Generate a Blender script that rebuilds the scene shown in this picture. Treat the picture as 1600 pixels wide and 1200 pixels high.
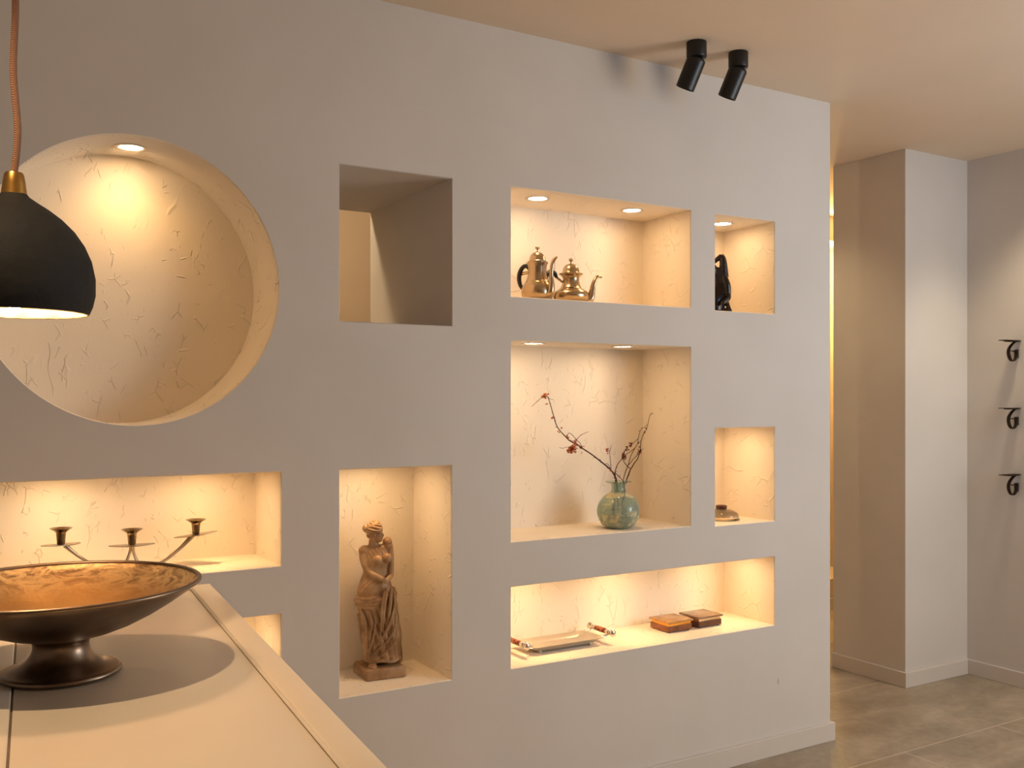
import bpy, bmesh, math, random
from mathutils import Vector, Matrix
random.seed(7)
PI = math.pi
S = bpy.context.scene
for o in list(bpy.data.objects): bpy.data.objects.remove(o, do_unlink=True)

# ------------------------------------------------------------------ camera
CAM = Vector((-3.159, -2.736, 1.390)); FPX = 1520.0; YAW = math.radians(59.0); HZ = 624.0
FW = Vector((math.cos(YAW), math.sin(YAW), 0)); RT = Vector((math.sin(YAW), -math.cos(YAW), 0)); UP = Vector((0, 0, 1))
cd = bpy.data.cameras.new('camera'); cam = bpy.data.objects.new('camera', cd); S.collection.objects.link(cam)
cam.location = CAM; cam.rotation_euler = (PI/2, 0, YAW - PI/2)
cd.sensor_width = 36; cd.lens = FPX/1600*36; cd.shift_y = (HZ-600)/1600; cd.clip_start = .02
S.camera = cam

# ------------------------------------------------------------------ world, light, exposure
w = bpy.data.worlds.new('world'); S.world = w; w.use_nodes = True
w.node_tree.nodes['Background'].inputs[0].default_value = (.75, .85, 1, 1)
w.node_tree.nodes['Background'].inputs[1].default_value = .25
S.view_settings.view_transform = 'Standard'; S.view_settings.look = 'None'
S.view_settings.exposure = 0.0; S.view_settings.gamma = 1.0; S.view_settings.use_curve_mapping = False

def area(name, loc, target, sx, sy, power, col):
    l = bpy.data.lights.new(name, 'AREA'); l.shape = 'RECTANGLE'; l.size = sx; l.size_y = sy
    l.energy = power; l.color = col
    o = bpy.data.objects.new(name, l); S.collection.objects.link(o); o.location = loc
    o.rotation_euler = (Vector(target)-Vector(loc)).to_track_quat('-Z', 'Y').to_euler()
    return o
def point(name, loc, power, col, r=.06):
    l = bpy.data.lights.new(name, 'POINT'); l.energy = power; l.color = col; l.shadow_soft_size = r
    o = bpy.data.objects.new(name, l); S.collection.objects.link(o); o.location = loc; return o
def beam(name, loc, target, deg, blend, power, col, r=.03):
    l = bpy.data.lights.new(name, 'SPOT'); l.spot_size = math.radians(deg); l.spot_blend = blend; l.energy = power; l.color = col; l.shadow_soft_size = r
    o = bpy.data.objects.new(name, l); S.collection.objects.link(o); o.location = loc
    o.rotation_euler = (Vector(target)-Vector(loc)).to_track_quat('-Z', 'Y').to_euler(); return o
WARM = (1.0, .66, .36)
LAMP = (1.0, .60, .27)
# warm room light from the right, cool fill for unseen window daylight nearer the wall corner, hall lamps and two aimed ceiling spots
area('room_light', (1.30, -2.75, 1.45), (-2.2, -.6, 1.35), 1.5, 1.5, 75, (1.0, .76, .40))
area('window_daylight', (.55, -2.55, 1.75), (-.9, 0, 1.45), 1.6, 1.3, 30, (.30, .61, 1.0))
point('hall_lamp', (-2.25, .86, 2.50), 16, (1.0, .82, .52), .04)
beam('passage_beam', (.28, .95, 2.56), (.885, .55, .9), 84, 1.0, 16, (1.0, .76, .42), .04)
beam('column_beam', (1.08, -.22, 2.56), (1.18, .02, 0), 88, 1.0, 34, (1.0, .84, .56), .10)
beam('counter_beam', (-3.43, -1.57, 2.56), (-2.93, -1.25, 1.0), 52, .6, 60, (1.0, .69, .38), .02)

# ------------------------------------------------------------------ pixel -> world (planes with real distances)
def ray(px, py): return FW + RT*((px-800)/FPX) + UP*((HZ-py)/FPX)
def on_y(px, py, Y=0.0):
    d = ray(px, py); return CAM + d*((Y-CAM.y)/d.y)
def on_z(px, py, Z):
    d = ray(px, py); return CAM + d*((Z-CAM.z)/d.z)

# ------------------------------------------------------------------ materials
def srgb(r, g, b):
    f = lambda c: (c/255/12.92) if c/255 <= .04045 else ((c/255+.055)/1.055)**2.4
    return (f(r), f(g), f(b), 1)
class N:
    def __init__(s, name):
        s.m = bpy.data.materials.new(name); s.m.use_nodes = True; s.t = s.m.node_tree
        s.b = s.t.nodes['Principled BSDF']; s.out = s.t.nodes['Material Output']
    def n(s, typ, **kw):
        x = s.t.nodes.new(typ)
        for k, v in kw.items():
            if k.startswith('_'): setattr(x, k[1:], v)
            else: x.inputs[k.replace('~', ' ')].default_value = v
        return x
    def l(s, a, b): s.t.links.new(a, b)
    def co(s, scale=1.0, kind='Object'):
        c = s.n('ShaderNodeTexCoord'); mp = s.n('ShaderNodeMapping'); s.l(c.outputs[kind], mp.inputs[0])
        mp.inputs['Scale'].default_value = (scale,)*3 if not isinstance(scale, tuple) else scale
        return mp.outputs[0]
    def noise(s, vec, sc, det=3, rough=.5, dist=0):
        x = s.n('ShaderNodeTexNoise'); x.inputs['Scale'].default_value = sc; x.inputs['Detail'].default_value = det
        x.inputs['Roughness'].default_value = rough; x.inputs['Distortion'].default_value = dist; s.l(vec, x.inputs['Vector']); return x
    def ramp(s, fac, stops):
        x = s.n('ShaderNodeValToRGB'); s.l(fac, x.inputs[0]); e = x.color_ramp.elements
        while len(e) < len(stops): e.new(.5)
        for i, (p, c) in enumerate(stops): e[i].position = p; e[i].color = c
        return x.outputs[0]
    def math(s, op, a, b=None):
        x = s.n('ShaderNodeMath', _operation=op)
        for i, v in enumerate((a, b)):
            if v is None: continue
            if isinstance(v, (int, float)): x.inputs[i].default_value = v
            else: s.l(v, x.inputs[i])
        return x.outputs[0]
    def bump(s, h, dist, strength=1.0):
        x = s.n('ShaderNodeBump'); x.inputs['Distance'].default_value = dist; x.inputs['Strength'].default_value = strength
        s.l(h, x.inputs['Height']); s.l(x.outputs[0], s.b.inputs['Normal'])
    def set(s, **kw):
        for k, v in kw.items(): s.b.inputs[k.replace('_', ' ')].default_value = v
        return s
def paint(name, c0, c1, rough=.75, plaster=0.0, stain=False):
    k = N(name); v = k.co(); n = k.noise(v, 2.2, 4)
    col = k.ramp(n.outputs[0], [(.35, c0), (.65, c1)])
    if stain:   # small scuff on the wall near the floor
        sx = k.n('ShaderNodeSeparateXYZ'); k.l(v, sx.inputs[0])
        a = k.math('DIVIDE', k.math('SUBTRACT', sx.outputs[0], -.296), .006); b = k.math('DIVIDE', k.math('SUBTRACT', sx.outputs[2], .282), .016)
        d = k.math('ADD', k.math('MULTIPLY', a, a), k.math('MULTIPLY', b, b))
        fac = k.ramp(d, [(0, (.45, .45, .45, 1)), (1, (0, 0, 0, 1))])
        mx = k.n('ShaderNodeMixRGB'); k.l(fac, mx.inputs[0]); k.l(col, mx.inputs[1]); mx.inputs[2].default_value = srgb(120, 95, 75); col = mx.outputs[0]
    k.l(col, k.b.inputs['Base Color'])
    fine = k.noise(v, 160, 3); h = k.math('MULTIPLY', fine.outputs[0], .12)
    h = k.math('ADD', h, k.math('MULTIPLY', k.noise(v, 7, 2).outputs[0], .9))
    if plaster:
        # trowel ridges: thin warped cell borders that only surface here and there
        wn = k.noise(v, 3.5, 2, .5); ad = k.n('ShaderNodeVectorMath', _operation='MULTIPLY_ADD')
        k.l(wn.outputs['Color'], ad.inputs[0]); ad.inputs[1].default_value = (.16, .16, .16); k.l(v, ad.inputs[2])
        for sc, th, wd, amp, off in ((10, .59, .016, .9, 0), (21, .60, .03, .8, 11.3), (6, .60, .008, .9, 5.1), (14, .61, .018, .8, 23.7)):
            mp = k.n('ShaderNodeMapping'); k.l(ad.outputs[0], mp.inputs[0]); mp.inputs['Location'].default_value = (off, off*.7, off*.3); mp.inputs['Scale'].default_value = (1.6, 1, 1)
            vo = k.n('ShaderNodeTexVoronoi', _feature='DISTANCE_TO_EDGE'); vo.inputs['Scale'].default_value = sc; k.l(mp.outputs[0], vo.inputs['Vector'])
            ridge = k.ramp(vo.outputs['Distance'], [(0, (1, 1, 1, 1)), (wd*2.2, (0, 0, 0, 1))])
            mk = k.noise(mp.outputs[0], sc*.9, 2); mask = k.ramp(mk.outputs[0], [(th, (0, 0, 0, 1)), (th+.05, (1, 1, 1, 1))])
            h = k.math('ADD', h, k.math('MULTIPLY', k.math('MULTIPLY', ridge, mask), amp*plaster))
    k.bump(h, .0022 if plaster else .0008)
    k.set(Roughness=rough); k.b.inputs['Specular IOR Level'].default_value = .3
    return k.m
M = {}
M['wall'] = paint('wall_paint', srgb(214, 205, 196), srgb(219, 210, 202), stain=True)
M['plaster'] = paint('niche_plaster', srgb(238, 226, 210), srgb(242, 231, 216), .7, plaster=1.0)
M['ceiling'] = paint('ceiling_paint', srgb(230, 210, 188), srgb(234, 214, 192), .85)
M['trim'] = paint('baseboard_paint', srgb(214, 203, 192), srgb(218, 207, 197), .5)
M['hall'] = paint('hall_paint', srgb(214, 196, 176), srgb(218, 200, 182), .8)

def floor_mat():
    k = N('floor_tile'); v = k.co(); sx = k.n('ShaderNodeSeparateXYZ'); k.l(v, sx.inputs[0])
    def line(sock, off, per, wd):
        t = k.math('DIVIDE', k.math('SUBTRACT', sock, off), per); fr = k.math('FRACT', k.math('ADD', t, 100.5))
        d = k.math('MULTIPLY', k.math('ABSOLUTE', k.math('SUBTRACT', fr, .5)), per)
        return k.math('LESS_THAN', d, wd)
    far = k.math('GREATER_THAN', sx.outputs[1], -.247)      # the rows are staggered
    cross = k.math('ADD', k.math('MULTIPLY', far, line(sx.outputs[0], -1.0, 2.42, .0022)), k.math('MULTIPLY', k.math('SUBTRACT', 1.0, far), line(sx.outputs[0], .14, .605, .0022)))
    g = k.math('MAXIMUM', cross, line(sx.outputs[1], -.247, .675, .0022))
    n1 = k.noise(k.co((1.2, 2.6, 1)), 2.0, 8, .62, .6); n2 = k.noise(v, 26, 5, .6)
    c = k.ramp(n1.outputs[0], [(.32, srgb(142, 126, 106)), (.52, srgb(164, 148, 128)), (.72, srgb(184, 168, 148))])
    c2 = k.n('ShaderNodeMixRGB', _blend_type='OVERLAY'); c2.inputs[0].default_value = .22; k.l(c, c2.inputs[1]); k.l(n2.outputs[0], c2.inputs[2])
    mx = k.n('ShaderNodeMixRGB'); k.l(g, mx.inputs[0]); k.l(c2.outputs[0], mx.inputs[1]); mx.inputs[2].default_value = srgb(206, 192, 172)
    k.l(mx.outputs[0], k.b.inputs['Base Color']); k.l(k.ramp(n1.outputs[0], [(.3, (.38,)*3+(1,)), (.7, (.55,)*3+(1,))]), k.b.inputs['Roughness'])
    k.bump(k.math('ADD', k.math('MULTIPLY', g, -1.0), k.math('MULTIPLY', n2.outputs[0], .3)), .0008)
    return k.m
M['floor'] = floor_mat()
def simple(name, col, rough=.5, metal=0.0, var=.0, vsc=20, bump=0.0, bsc=60, **kw):
    k = N(name); k.set(Roughness=rough, Metallic=metal); k.b.inputs['Base Color'].default_value = col
    v = k.co(); n = k.noise(v, vsc, 4)
    if var:
        d = tuple(c*(1-var) for c in col[:3])+(1,); e = tuple(min(1, c*(1+var)) for c in col[:3])+(1,)
        k.l(k.ramp(n.outputs[0], [(.3, d), (.7, e)]), k.b.inputs['Base Color'])
    if bump: k.bump(k.noise(v, bsc, 4).outputs[0], bump)
    for a, b in kw.items(): k.b.inputs[a.replace('_', ' ')].default_value = b
    return k.m
M['counter'] = simple('counter_lacquer', srgb(222, 210, 194), .42, var=.02, vsc=4, bump=.0001, bsc=300)
M['seam'] = simple('counter_seam', srgb(120, 100, 82), .7)
M['black'] = simple('black_powder_coat', srgb(17, 14, 13), .42, var=.1)
M['shade'] = simple('black_papier_mache', srgb(9, 9, 11), .8, var=.35, vsc=9, bump=.003, bsc=28)
M['shade_in'] = simple('rough_cream_lining', srgb(206, 178, 128), .8, var=.25, vsc=40, bump=.006, bsc=70)
M['brass'] = simple('brushed_brass', srgb(190, 150, 84), .3, 1.0, var=.12, vsc=30)
M['iron'] = simple('dark_iron', srgb(52, 38, 28), .5, .6, var=.2)
M['dark_glaze'] = simple('dark_bronze_glaze', srgb(34, 24, 19), .2, .15, var=.5, vsc=25, bump=.0015, bsc=45)
M['steel'] = simple('pewter_steel', srgb(208, 200, 190), .42, .75, var=.08, vsc=14, bump=.0003, bsc=60)
M['silver'] = simple('warm_silver_plate', srgb(190, 166, 134), .25, 1.0, var=.1, vsc=12)
M['candle_metal'] = simple('brushed_candle_steel', srgb(170, 158, 142), .33, 1.0, var=.08)
M['candle_cup'] = simple('smoked_metal_cup', srgb(138, 118, 92), .16, 1.0)
M['ebony'] = simple('black_ebony_handle', srgb(20, 15, 13), .35)
M['chrome'] = simple('chrome', srgb(225, 218, 208), .08, 1.0)
M['twig'] = simple('dark_red_twig', srgb(72, 34, 26), .7, var=.3, vsc=60, bump=.001, bsc=200)
M['leaf'] = simple('dry_orange_leaf', srgb(186, 96, 48), .75, var=.35, vsc=80)
M['leaf_dark'] = simple('dry_red_brown_leaf', srgb(104, 42, 28), .75, var=.35, vsc=80)
M['wood_dark'] = simple('dark_burl_veneer', srgb(92, 52, 36), .3, var=.35, vsc=34)
M['wood_mid'] = simple('brown_burl_veneer', srgb(128, 76, 46), .3, var=.35, vsc=34)
M['lid_tan'] = simple('honey_burl_lid', srgb(178, 132, 78), .25, var=.22, vsc=22)
M['lid_grey'] = simple('grey_brown_lid', srgb(134, 108, 88), .14, var=.14, vsc=26)
M['gold'] = simple('gilt_band', srgb(232, 172, 84), .25, 1.0)
M['gilt_pale'] = simple('pale_metal_band', srgb(214, 190, 160), .25, 1.0)
M['cord'] = None
def cord_mat():
    k = N('braided_copper_cord'); v = k.co(); 
    wv = k.n('ShaderNodeTexWave', _wave_type='BANDS', _bands_direction='DIAGONAL'); wv.inputs['Scale'].default_value = 190; k.l(v, wv.inputs[0])
    k.l(k.ramp(wv.outputs[1], [(.2, srgb(138, 96, 76)), (.8, srgb(168, 126, 104))]), k.b.inputs['Base Color']); k.bump(wv.outputs[1], .0006)
    k.set(Roughness=.8); return k.m
M['cord'] = cord_mat()
def bowl_mats():
    k = N('tarnished_silver_outside'); v = k.co(); n = k.noise(v, 9, 5, .6)
    k.l(k.ramp(n.outputs[0], [(.3, srgb(104, 88, 76)), (.6, srgb(142, 124, 108)), (.8, srgb(168, 148, 130))]), k.b.inputs['Base Color'])
    k.l(k.ramp(n.outputs[0], [(.3, (.26,)*3+(1,)), (.7, (.4,)*3+(1,))]), k.b.inputs['Roughness']); k.set(Metallic=1.0)
    a = k.m
    k = N('worn_gilt_inside'); v = k.co(); n = k.noise(k.co((1, 1, 3)), 20, 8, .7, .9); sx = k.n('ShaderNodeSeparateXYZ'); k.l(v, sx.inputs[0])
    rimness = k.ramp(sx.outputs[2], [(.085, (0, 0, 0, 1)), (.118, (1, 1, 1, 1))])
    base = k.ramp(k.noise(v, 8, 4).outputs[0], [(.3, srgb(150, 112, 66)), (.7, srgb(176, 136, 84))])
    worn = k.ramp(n.outputs[0], [(.42, srgb(120, 98, 72)), (.56, srgb(200, 176, 132)), (.66, srgb(112, 92, 70))])
    mx = k.n('ShaderNodeMixRGB'); k.l(rimness, mx.inputs[0]); k.l(base, mx.inputs[1]); k.l(worn, mx.inputs[2])
    k.l(mx.outputs[0], k.b.inputs['Base Color']); k.set(Metallic=.85, Roughness=.46); k.bump(n.outputs[0], .0012)
    return a, k.m
M['bowl_out'], M['bowl_in'] = bowl_mats()
def statue_mat():
    k = N('aged_terracotta_patina'); v = k.co(); n = k.noise(v, 16, 6, .6); n2 = k.noise(v, 70, 4)
    k.l(k.ramp(n.outputs[0], [(.28, srgb(118, 84, 56)), (.5, srgb(160, 124, 88)), (.75, srgb(190, 158, 120))]), k.b.inputs['Base Color'])
    k.set(Roughness=.42); k.b.inputs['Specular IOR Level'].default_value = .45; k.bump(n2.outputs[0], .0006); return k.m
M['statue'] = statue_mat()
def vase_mat():
    k = N('aqua_scavo_glass'); v = k.co(); n = k.noise(v, 26, 8, .68, .5); sx = k.n('ShaderNodeSeparateXYZ'); k.l(v, sx.inputs[0])
    # cream crust collects in a ring on the shoulder and in patches low on the belly
    z = sx.outputs[2]
    up = k.ramp(z, [(.108, (0, 0, 0, 1)), (.122, (.28,)*3+(1,)), (.134, (0, 0, 0, 1))]); lo = k.ramp(z, [(.0, (.17,)*3+(1,)), (.07, (.07,)*3+(1,)), (.1, (0, 0, 0, 1))])
    f = k.math('ADD', n.outputs[0], k.math('ADD', up, lo)); patch = k.ramp(f, [(.56, (0, 0, 0, 1)), (.74, (1, 1, 1, 1))])
    mx = k.n('ShaderNodeMixRGB'); k.l(patch, mx.inputs[0]); mx.inputs[1].default_value = srgb(208, 226, 214); mx.inputs[2].default_value = srgb(232, 220, 176)
    k.l(mx.outputs[0], k.b.inputs['Base Color']); k.l(k.ramp(patch, [(0, (.8,)*3+(1,)), (1, (.3,)*3+(1,))]), k.b.inputs['Transmission Weight'])
    k.set(Roughness=.07, IOR=1.38); return k.m
M['vase'] = vase_mat()
M['glass'] = simple('amber_tinted_glass', srgb(252, 243, 226), .03, Transmission_Weight=.96, IOR=1.45)
M['amber'] = simple('dark_amber_glass', srgb(96, 44, 22), .08, Transmission_Weight=.35, IOR=1.45)
def bake():
    k = N('mottled_amber_resin'); n = k.noise(k.co(), 70, 4, .6, .5)
    k.l(k.ramp(n.outputs[0], [(.4, srgb(92, 36, 18)), (.55, srgb(196, 110, 54)), (.7, srgb(120, 50, 24))]), k.b.inputs['Base Color']); k.set(Roughness=.15); return k.m
M['resin'] = bake()
def emit(name, col, st):
    m = bpy.data.materials.new(name); m.use_nodes = True; t = m.node_tree; t.nodes.clear()
    e = t.nodes.new('ShaderNodeEmission'); o = t.nodes.new('ShaderNodeOutputMaterial'); e.inputs[0].default_value = tuple(col)+(1,); e.inputs[1].default_value = st
    t.links.new(e.outputs[0], o.inputs[0]); return m
M['led'] = emit('led_glow', (1.0, .67, .34), 67)
M['bulb'] = emit('bulb_glow', (1.0, .64, .36), 165)

# ------------------------------------------------------------------ object helpers
def mesh_obj(name, bm, mat, parent=None, smooth=True, auto=None):
    me = bpy.data.meshes.new(name)
    bmesh.ops.recalc_face_normals(bm, faces=bm.faces[:]) if not getattr(bm, 'keep', False) else None
    if auto is not None and smooth:
        for e in bm.edges:
            if len(e.link_faces) == 2: e.smooth = e.calc_face_angle(0) < auto
    bm.to_mesh(me); bm.free()
    mats = mat if isinstance(mat, (list, tuple)) else [mat]
    for m in mats: me.materials.append(m)
    if smooth:
        for p in me.polygons: p.use_smooth = True
    o = bpy.data.objects.new(name, me); S.collection.objects.link(o)
    if parent is not None: o.parent = parent
    return o
def thing(name, label, cat, loc=(0, 0, 0), rotz=0, group=None):
    o = bpy.data.objects.new(name, None); S.collection.objects.link(o); o.location = loc; o.rotation_euler = (0, 0, rotz)
    o.empty_display_size = .05; o['label'] = label; o['category'] = cat
    if group: o['group'] = group
    return o
def structure(name, bm, mat, smooth=False, parent=None):
    o = mesh_obj(name, bm, mat, parent, smooth)
    if parent is None: o['kind'] = 'structure'
    return o
def box(bm, x0, x1, y0, y1, z0, z1, bev=0, mi=0):
    r = bmesh.ops.create_cube(bm, size=1.0); vs = r['verts']
    for v in vs: v.co = Vector(((x0+x1)/2+v.co.x*(x1-x0), (y0+y1)/2+v.co.y*(y1-y0), (z0+z1)/2+v.co.z*(z1-z0)))
    fs = {f for v in vs for f in v.link_faces}
    for f in fs: f.material_index = mi
    if bev:
        es = {e for v in vs for e in v.link_edges}
        bmesh.ops.bevel(bm, geom=list(es), offset=bev, segments=3, profile=.5, affect='EDGES')
    return bm
def lathe(bm, prof, n=48, c=(0, 0, 0), closed=False, mi=0, wob=None):
    rings = []
    for r, z in prof:
        if r < 1e-6: rings.append([bm.verts.new((c[0], c[1], c[2]+z))])
        else:
            ring = []
            for i in range(n):
                a = 2*PI*i/n; rr = r*(wob(a, z) if wob else 1)
                ring.append(bm.verts.new((c[0]+rr*math.cos(a), c[1]+rr*math.sin(a), c[2]+z)))
            rings.append(ring)
    pairs = list(zip(rings, rings[1:])) + ([(rings[-1], rings[0])] if closed else [])
    for A, B in pairs:
        for i in range(n):
            j = (i+1) % n
            if len(A) == 1 and len(B) == 1: continue
            if len(A) == 1: f = bm.faces.new((A[0], B[i], B[j]))
            elif len(B) == 1: f = bm.faces.new((A[i], B[0], A[j]))
            else: f = bm.faces.new((A[i], B[i], B[j], A[j]))
            f.material_index = mi
    return bm
def smooth_path(P, k=6):
    P = [Vector(p) for p in P]; out = []
    for i in range(len(P)-1):
        p0 = P[max(i-1, 0)]; p1 = P[i]; p2 = P[i+1]; p3 = P[min(i+2, len(P)-1)]
        for j in range(k):
            t = j/k; out.append(.5*((2*p1)+(p2-p0)*t+(2*p0-5*p1+4*p2-p3)*t*t+(3*p1-p0-3*p2+p3)*t**3))
    out.append(P[-1]); return out
def lerp_list(R, m):
    out = []
    for i in range(m):
        t = i/(m-1)*(len(R)-1); a = min(int(t), len(R)-2); out.append(R[a]+(R[a+1]-R[a])*(t-a))
    return out
def tube(bm, P, R, n=10, k=5, flat=None, mi=0, side=None):
    """swept tube along P with radii R; flat=(a,b) makes an elliptic section"""
    Q = smooth_path(P, k) if k > 1 else [Vector(p) for p in P]
    rad = lerp_list(list(R), len(Q)) if isinstance(R, (list, tuple)) else [R]*len(Q)
    up = Vector(side) if side else None; prev = None; rings = []
    for i, q in enumerate(Q):
        t = (Q[min(i+1, len(Q)-1)]-Q[max(i-1, 0)]).normalized()
        if up is not None: u = (up - t*up.dot(t)).normalized()
        elif prev is None:
            u = t.orthogonal().normalized()
        else: u = (prev - t*prev.dot(t)).normalized()
        prev = u; v = t.cross(u); a, b = flat if flat else (1, 1)
        rings.append([bm.verts.new(q+u*math.cos(2*PI*j/n)*rad[i]*a+v*math.sin(2*PI*j/n)*rad[i]*b) for j in range(n)])
    for A, B in zip(rings, rings[1:]):
        for j in range(n):
            f = bm.faces.new((A[j], A[(j+1) % n], B[(j+1) % n], B[j])); f.material_index = mi
    for rg in (rings[0], rings[-1]):
        f = bm.faces.new(rg); f.material_index = mi
    return bm
def ball(bm, c, r, seg=20, mi=0, rot=None):
    rr = r if isinstance(r, (tuple, list)) else (r, r, r)
    m = Matrix.Translation(Vector(c)) @ (rot.to_4x4() if rot else Matrix.Identity(4)) @ Matrix.Diagonal((rr[0], rr[1], rr[2], 1))
    x = bmesh.ops.create_uvsphere(bm, u_segments=seg, v_segments=max(8, seg//2), radius=1, matrix=m)
    for v in x['verts']:
        for f in v.link_faces: f.material_index = mi
    return bm
NB = bmesh.new

# ------------------------------------------------------------------ the setting
H = 2.6; XL, XR, YB, YH = -4.6, 1.37, -4.6, 1.70
bm = NB(); box(bm, XL-.1, 2.6, YB-.1, YH+.5, -.08, 0); structure('floor', bm, M['floor'])
bm = NB(); box(bm, XL-.1, 2.6, YB-.1, YH+.5, H, H+.08); structure('ceiling', bm, M['ceiling'])

# niche grid of the front wall: x0, x1, z0, z1, depth
ND = .28
NICHES = {
 'window': (-2.113, -1.735, 1.620, 2.0905, .66),
 'top':    (-1.520, -.744, 1.726, 2.091, ND),
 'mid':    (-1.520, -.744, .920, 1.5855, ND),
 'low':    (-1.520, -.313, .504, .776, ND),
 'small_top': (-.627, -.313, 1.722, 2.088, ND),
 'small_mid': (-.627, -.313, .912, 1.284, ND),
 'statue': (-2.113, -1.736, .501, 1.183, ND),
 'left':   (-3.35, -2.287, .910, 1.184, .255),
 'left_low': (-3.35, -2.287, .504, .776, .255),
}
CX0, CZ0, CR, CDEP = -2.682, 1.707, .388, .245
def build_wall():
    bm = NB(); ch = .004
    xs = {XL, 0.0, CX0-.395, CX0+.395}; zs = {0.0, H, CZ0-.395, CZ0+.395}
    for x0, x1, z0, z1, d in NICHES.values(): xs |= {x0, x1}; zs |= {z0, z1}
    def uniq(s):
        o = []
        for v in sorted(s):
            if not o or v-o[-1] > 1e-5: o.append(v)
        return o
    xs, zs = uniq(xs), uniq(zs); V = {}
    def vt(x, y, z):
        k = (round(x, 5), round(y, 5), round(z, 5))
        if k not in V: V[k] = bm.verts.new((x, y, z))
        return V[k]
    def quad(pts, mi=0):
        f = bm.faces.new([vt(*p) for p in pts]); f.material_index = mi
    for i in range(len(xs)-1):
        for j in range(len(zs)-1):
            cx, cz = (xs[i]+xs[i+1])/2, (zs[j]+zs[j+1])/2
            if any(x0 < cx < x1 and z0 < cz < z1 for x0, x1, z0, z1, d in NICHES.values()): continue
            if abs(cx-CX0) < .395 and abs(cz-CZ0) < .395: continue
            quad([(xs[i], 0, zs[j]), (xs[i+1], 0, zs[j]), (xs[i+1], 0, zs[j+1]), (xs[i], 0, zs[j+1])])
    # niches: chamfered lip, reveal and back
    for k, (x0, x1, z0, z1, d) in NICHES.items():
        mi = 1 if k != 'window' else 0
        o = [(x0, z0), (x1, z0), (x1, z1), (x0, z1)]
        c = [(x0+ch*.6, z0+ch*.6), (x1-ch*.6, z0+ch*.6), (x1-ch*.6, z1-ch*.6), (x0+ch*.6, z1-ch*.6)]
        for a in range(4):
            b = (a+1) % 4
            quad([(o[a][0], 0, o[a][1]), (o[b][0], 0, o[b][1]), (c[b][0], ch, c[b][1]), (c[a][0], ch, c[a][1])], mi)
            quad([(c[a][0], ch, c[a][1]), (c[b][0], ch, c[b][1]), (c[b][0], d, c[b][1]), (c[a][0], d, c[a][1])], mi)
        if k != 'window': quad([(p[0], d, p[1]) for p in c], mi)
    # round niche
    n = 128; q = .395; ring0, ring1, ring2, sq = [], [], [], []
    for i in range(n):
        a = 2*PI*i/n; ca, sa = math.cos(a), math.sin(a); m = q/max(abs(ca), abs(sa))
        sq.append(vt(CX0+ca*m, 0, CZ0+sa*m)); ring0.append(vt(CX0+ca*CR, 0, CZ0+sa*CR))
        ring1.append(vt(CX0+ca*(CR-.003), ch, CZ0+sa*(CR-.003))); ring2.append(vt(CX0+ca*(CR-.003), CDEP, CZ0+sa*(CR-.003)))
    for i in range(n):
        j = (i+1) % n
        for A, B, mi in ((sq, ring0, 0), (ring0, ring1, 1), (ring1, ring2, 1)):
            f = bm.faces.new((A[i], A[j], B[j], B[i])); f.material_index = mi; f.smooth = A is ring1
    f = bm.faces.new(ring2); f.material_index = 1
    # far side of the wall with the same opening, end face
    x0, x1, z0, z1, d = NICHES['window']; ch6 = ch*.6; T = .66
    x0 += ch6; x1 -= ch6; z0 += ch6; z1 -= ch6
    for a, b, c_, e in ((XL, x0, 0, H), (x1, 0, 0, H), (x0, x1, 0, z0), (x0, x1, z1, H)):
        quad([(a, T, c_), (b, T, c_), (b, T, e), (a, T, e)])
    quad([(0, 0, 0), (0, T, 0), (0, T, H), (0, 0, H)])
    me_sm = [f for f in bm.faces if f.smooth]
    idx = {f.index for f in me_sm}
    o = mesh_obj('wall_front', bm, [M['wall'], M['plaster']], None, False)
    o['kind'] = 'structure'
    # smooth only the curved reveal of the round niche
    for p in o.data.polygons:
        c = p.center; dd = math.hypot(c.x-CX0, c.z-CZ0)
        if abs(dd-(CR-.003)) < .003 and .004 < c.y < CDEP-.01: p.use_smooth = True
    return o
wall = build_wall()
# other walls
def plane_box(name, x0, x1, y0, y1, z0=0, z1=H, m='wall'):
    b = NB(); box(b, x0, x1, y0, y1, z0, z1); return structure(name, b, M[m])
# column: its left face shows towards the hall, its front face towards the room
b = NB(); box(b, .885, 2.5, .31, .745, 0, H); structure('wall_column', b, M['wall'])
plane_box('wall_right', XR, XR+.12, YB, .31)
plane_box('wall_left', XL-.1, XL, YB, YH, m='wall')
plane_box('wall_behind', XL, XR, YB-.1, YB)
# far wall of the hall with a tall lit recess
RX0, RX1, RZ0, RZ1 = 1.56, 2.35, .20, 2.44
b = NB()
for a, c, e, g in ((XL, RX0, 0, H), (RX1, 2.5, 0, H), (RX0, RX1, 0, RZ0), (RX0, RX1, RZ1, H)): box(b, a, c, YH, YH+.35, e, g)
box(b, RX0, RX1, YH+.33, YH+.40, RZ0, RZ1); structure('wall_hall', b, M['hall'])
plane_box('wall_end', 2.5, 2.6, .31, YH+.4, m='hall')
point('recess_lamp', ((RX0+RX1)/2, YH+.05, RZ1-.12), 40, (1.0, .72, .26), .04)

# baseboards
def skirting(name, pts, h=.074, t=.015):
    """pts: wall line; body offset to the left-hand side normal given with each run"""
    b = NB()
    for (x0, x1, y0, y1) in pts:
        box(b, x0, x1, y0, y1, 0, h, bev=.0025)
    return structure(name, b, M['trim'])
skirting('baseboard_front', [(XL, .015, -.015, 0), (0, .015, 0, .66)])
skirting('baseboard_column', [(.870, .885, .295, .745), (.885, 1.37, .295, .31)])
skirting('baseboard_right', [(1.355, 1.37, YB, .295)])
skirting('baseboard_hall', [(XL, 2.5, YH-.015, YH)])

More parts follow.
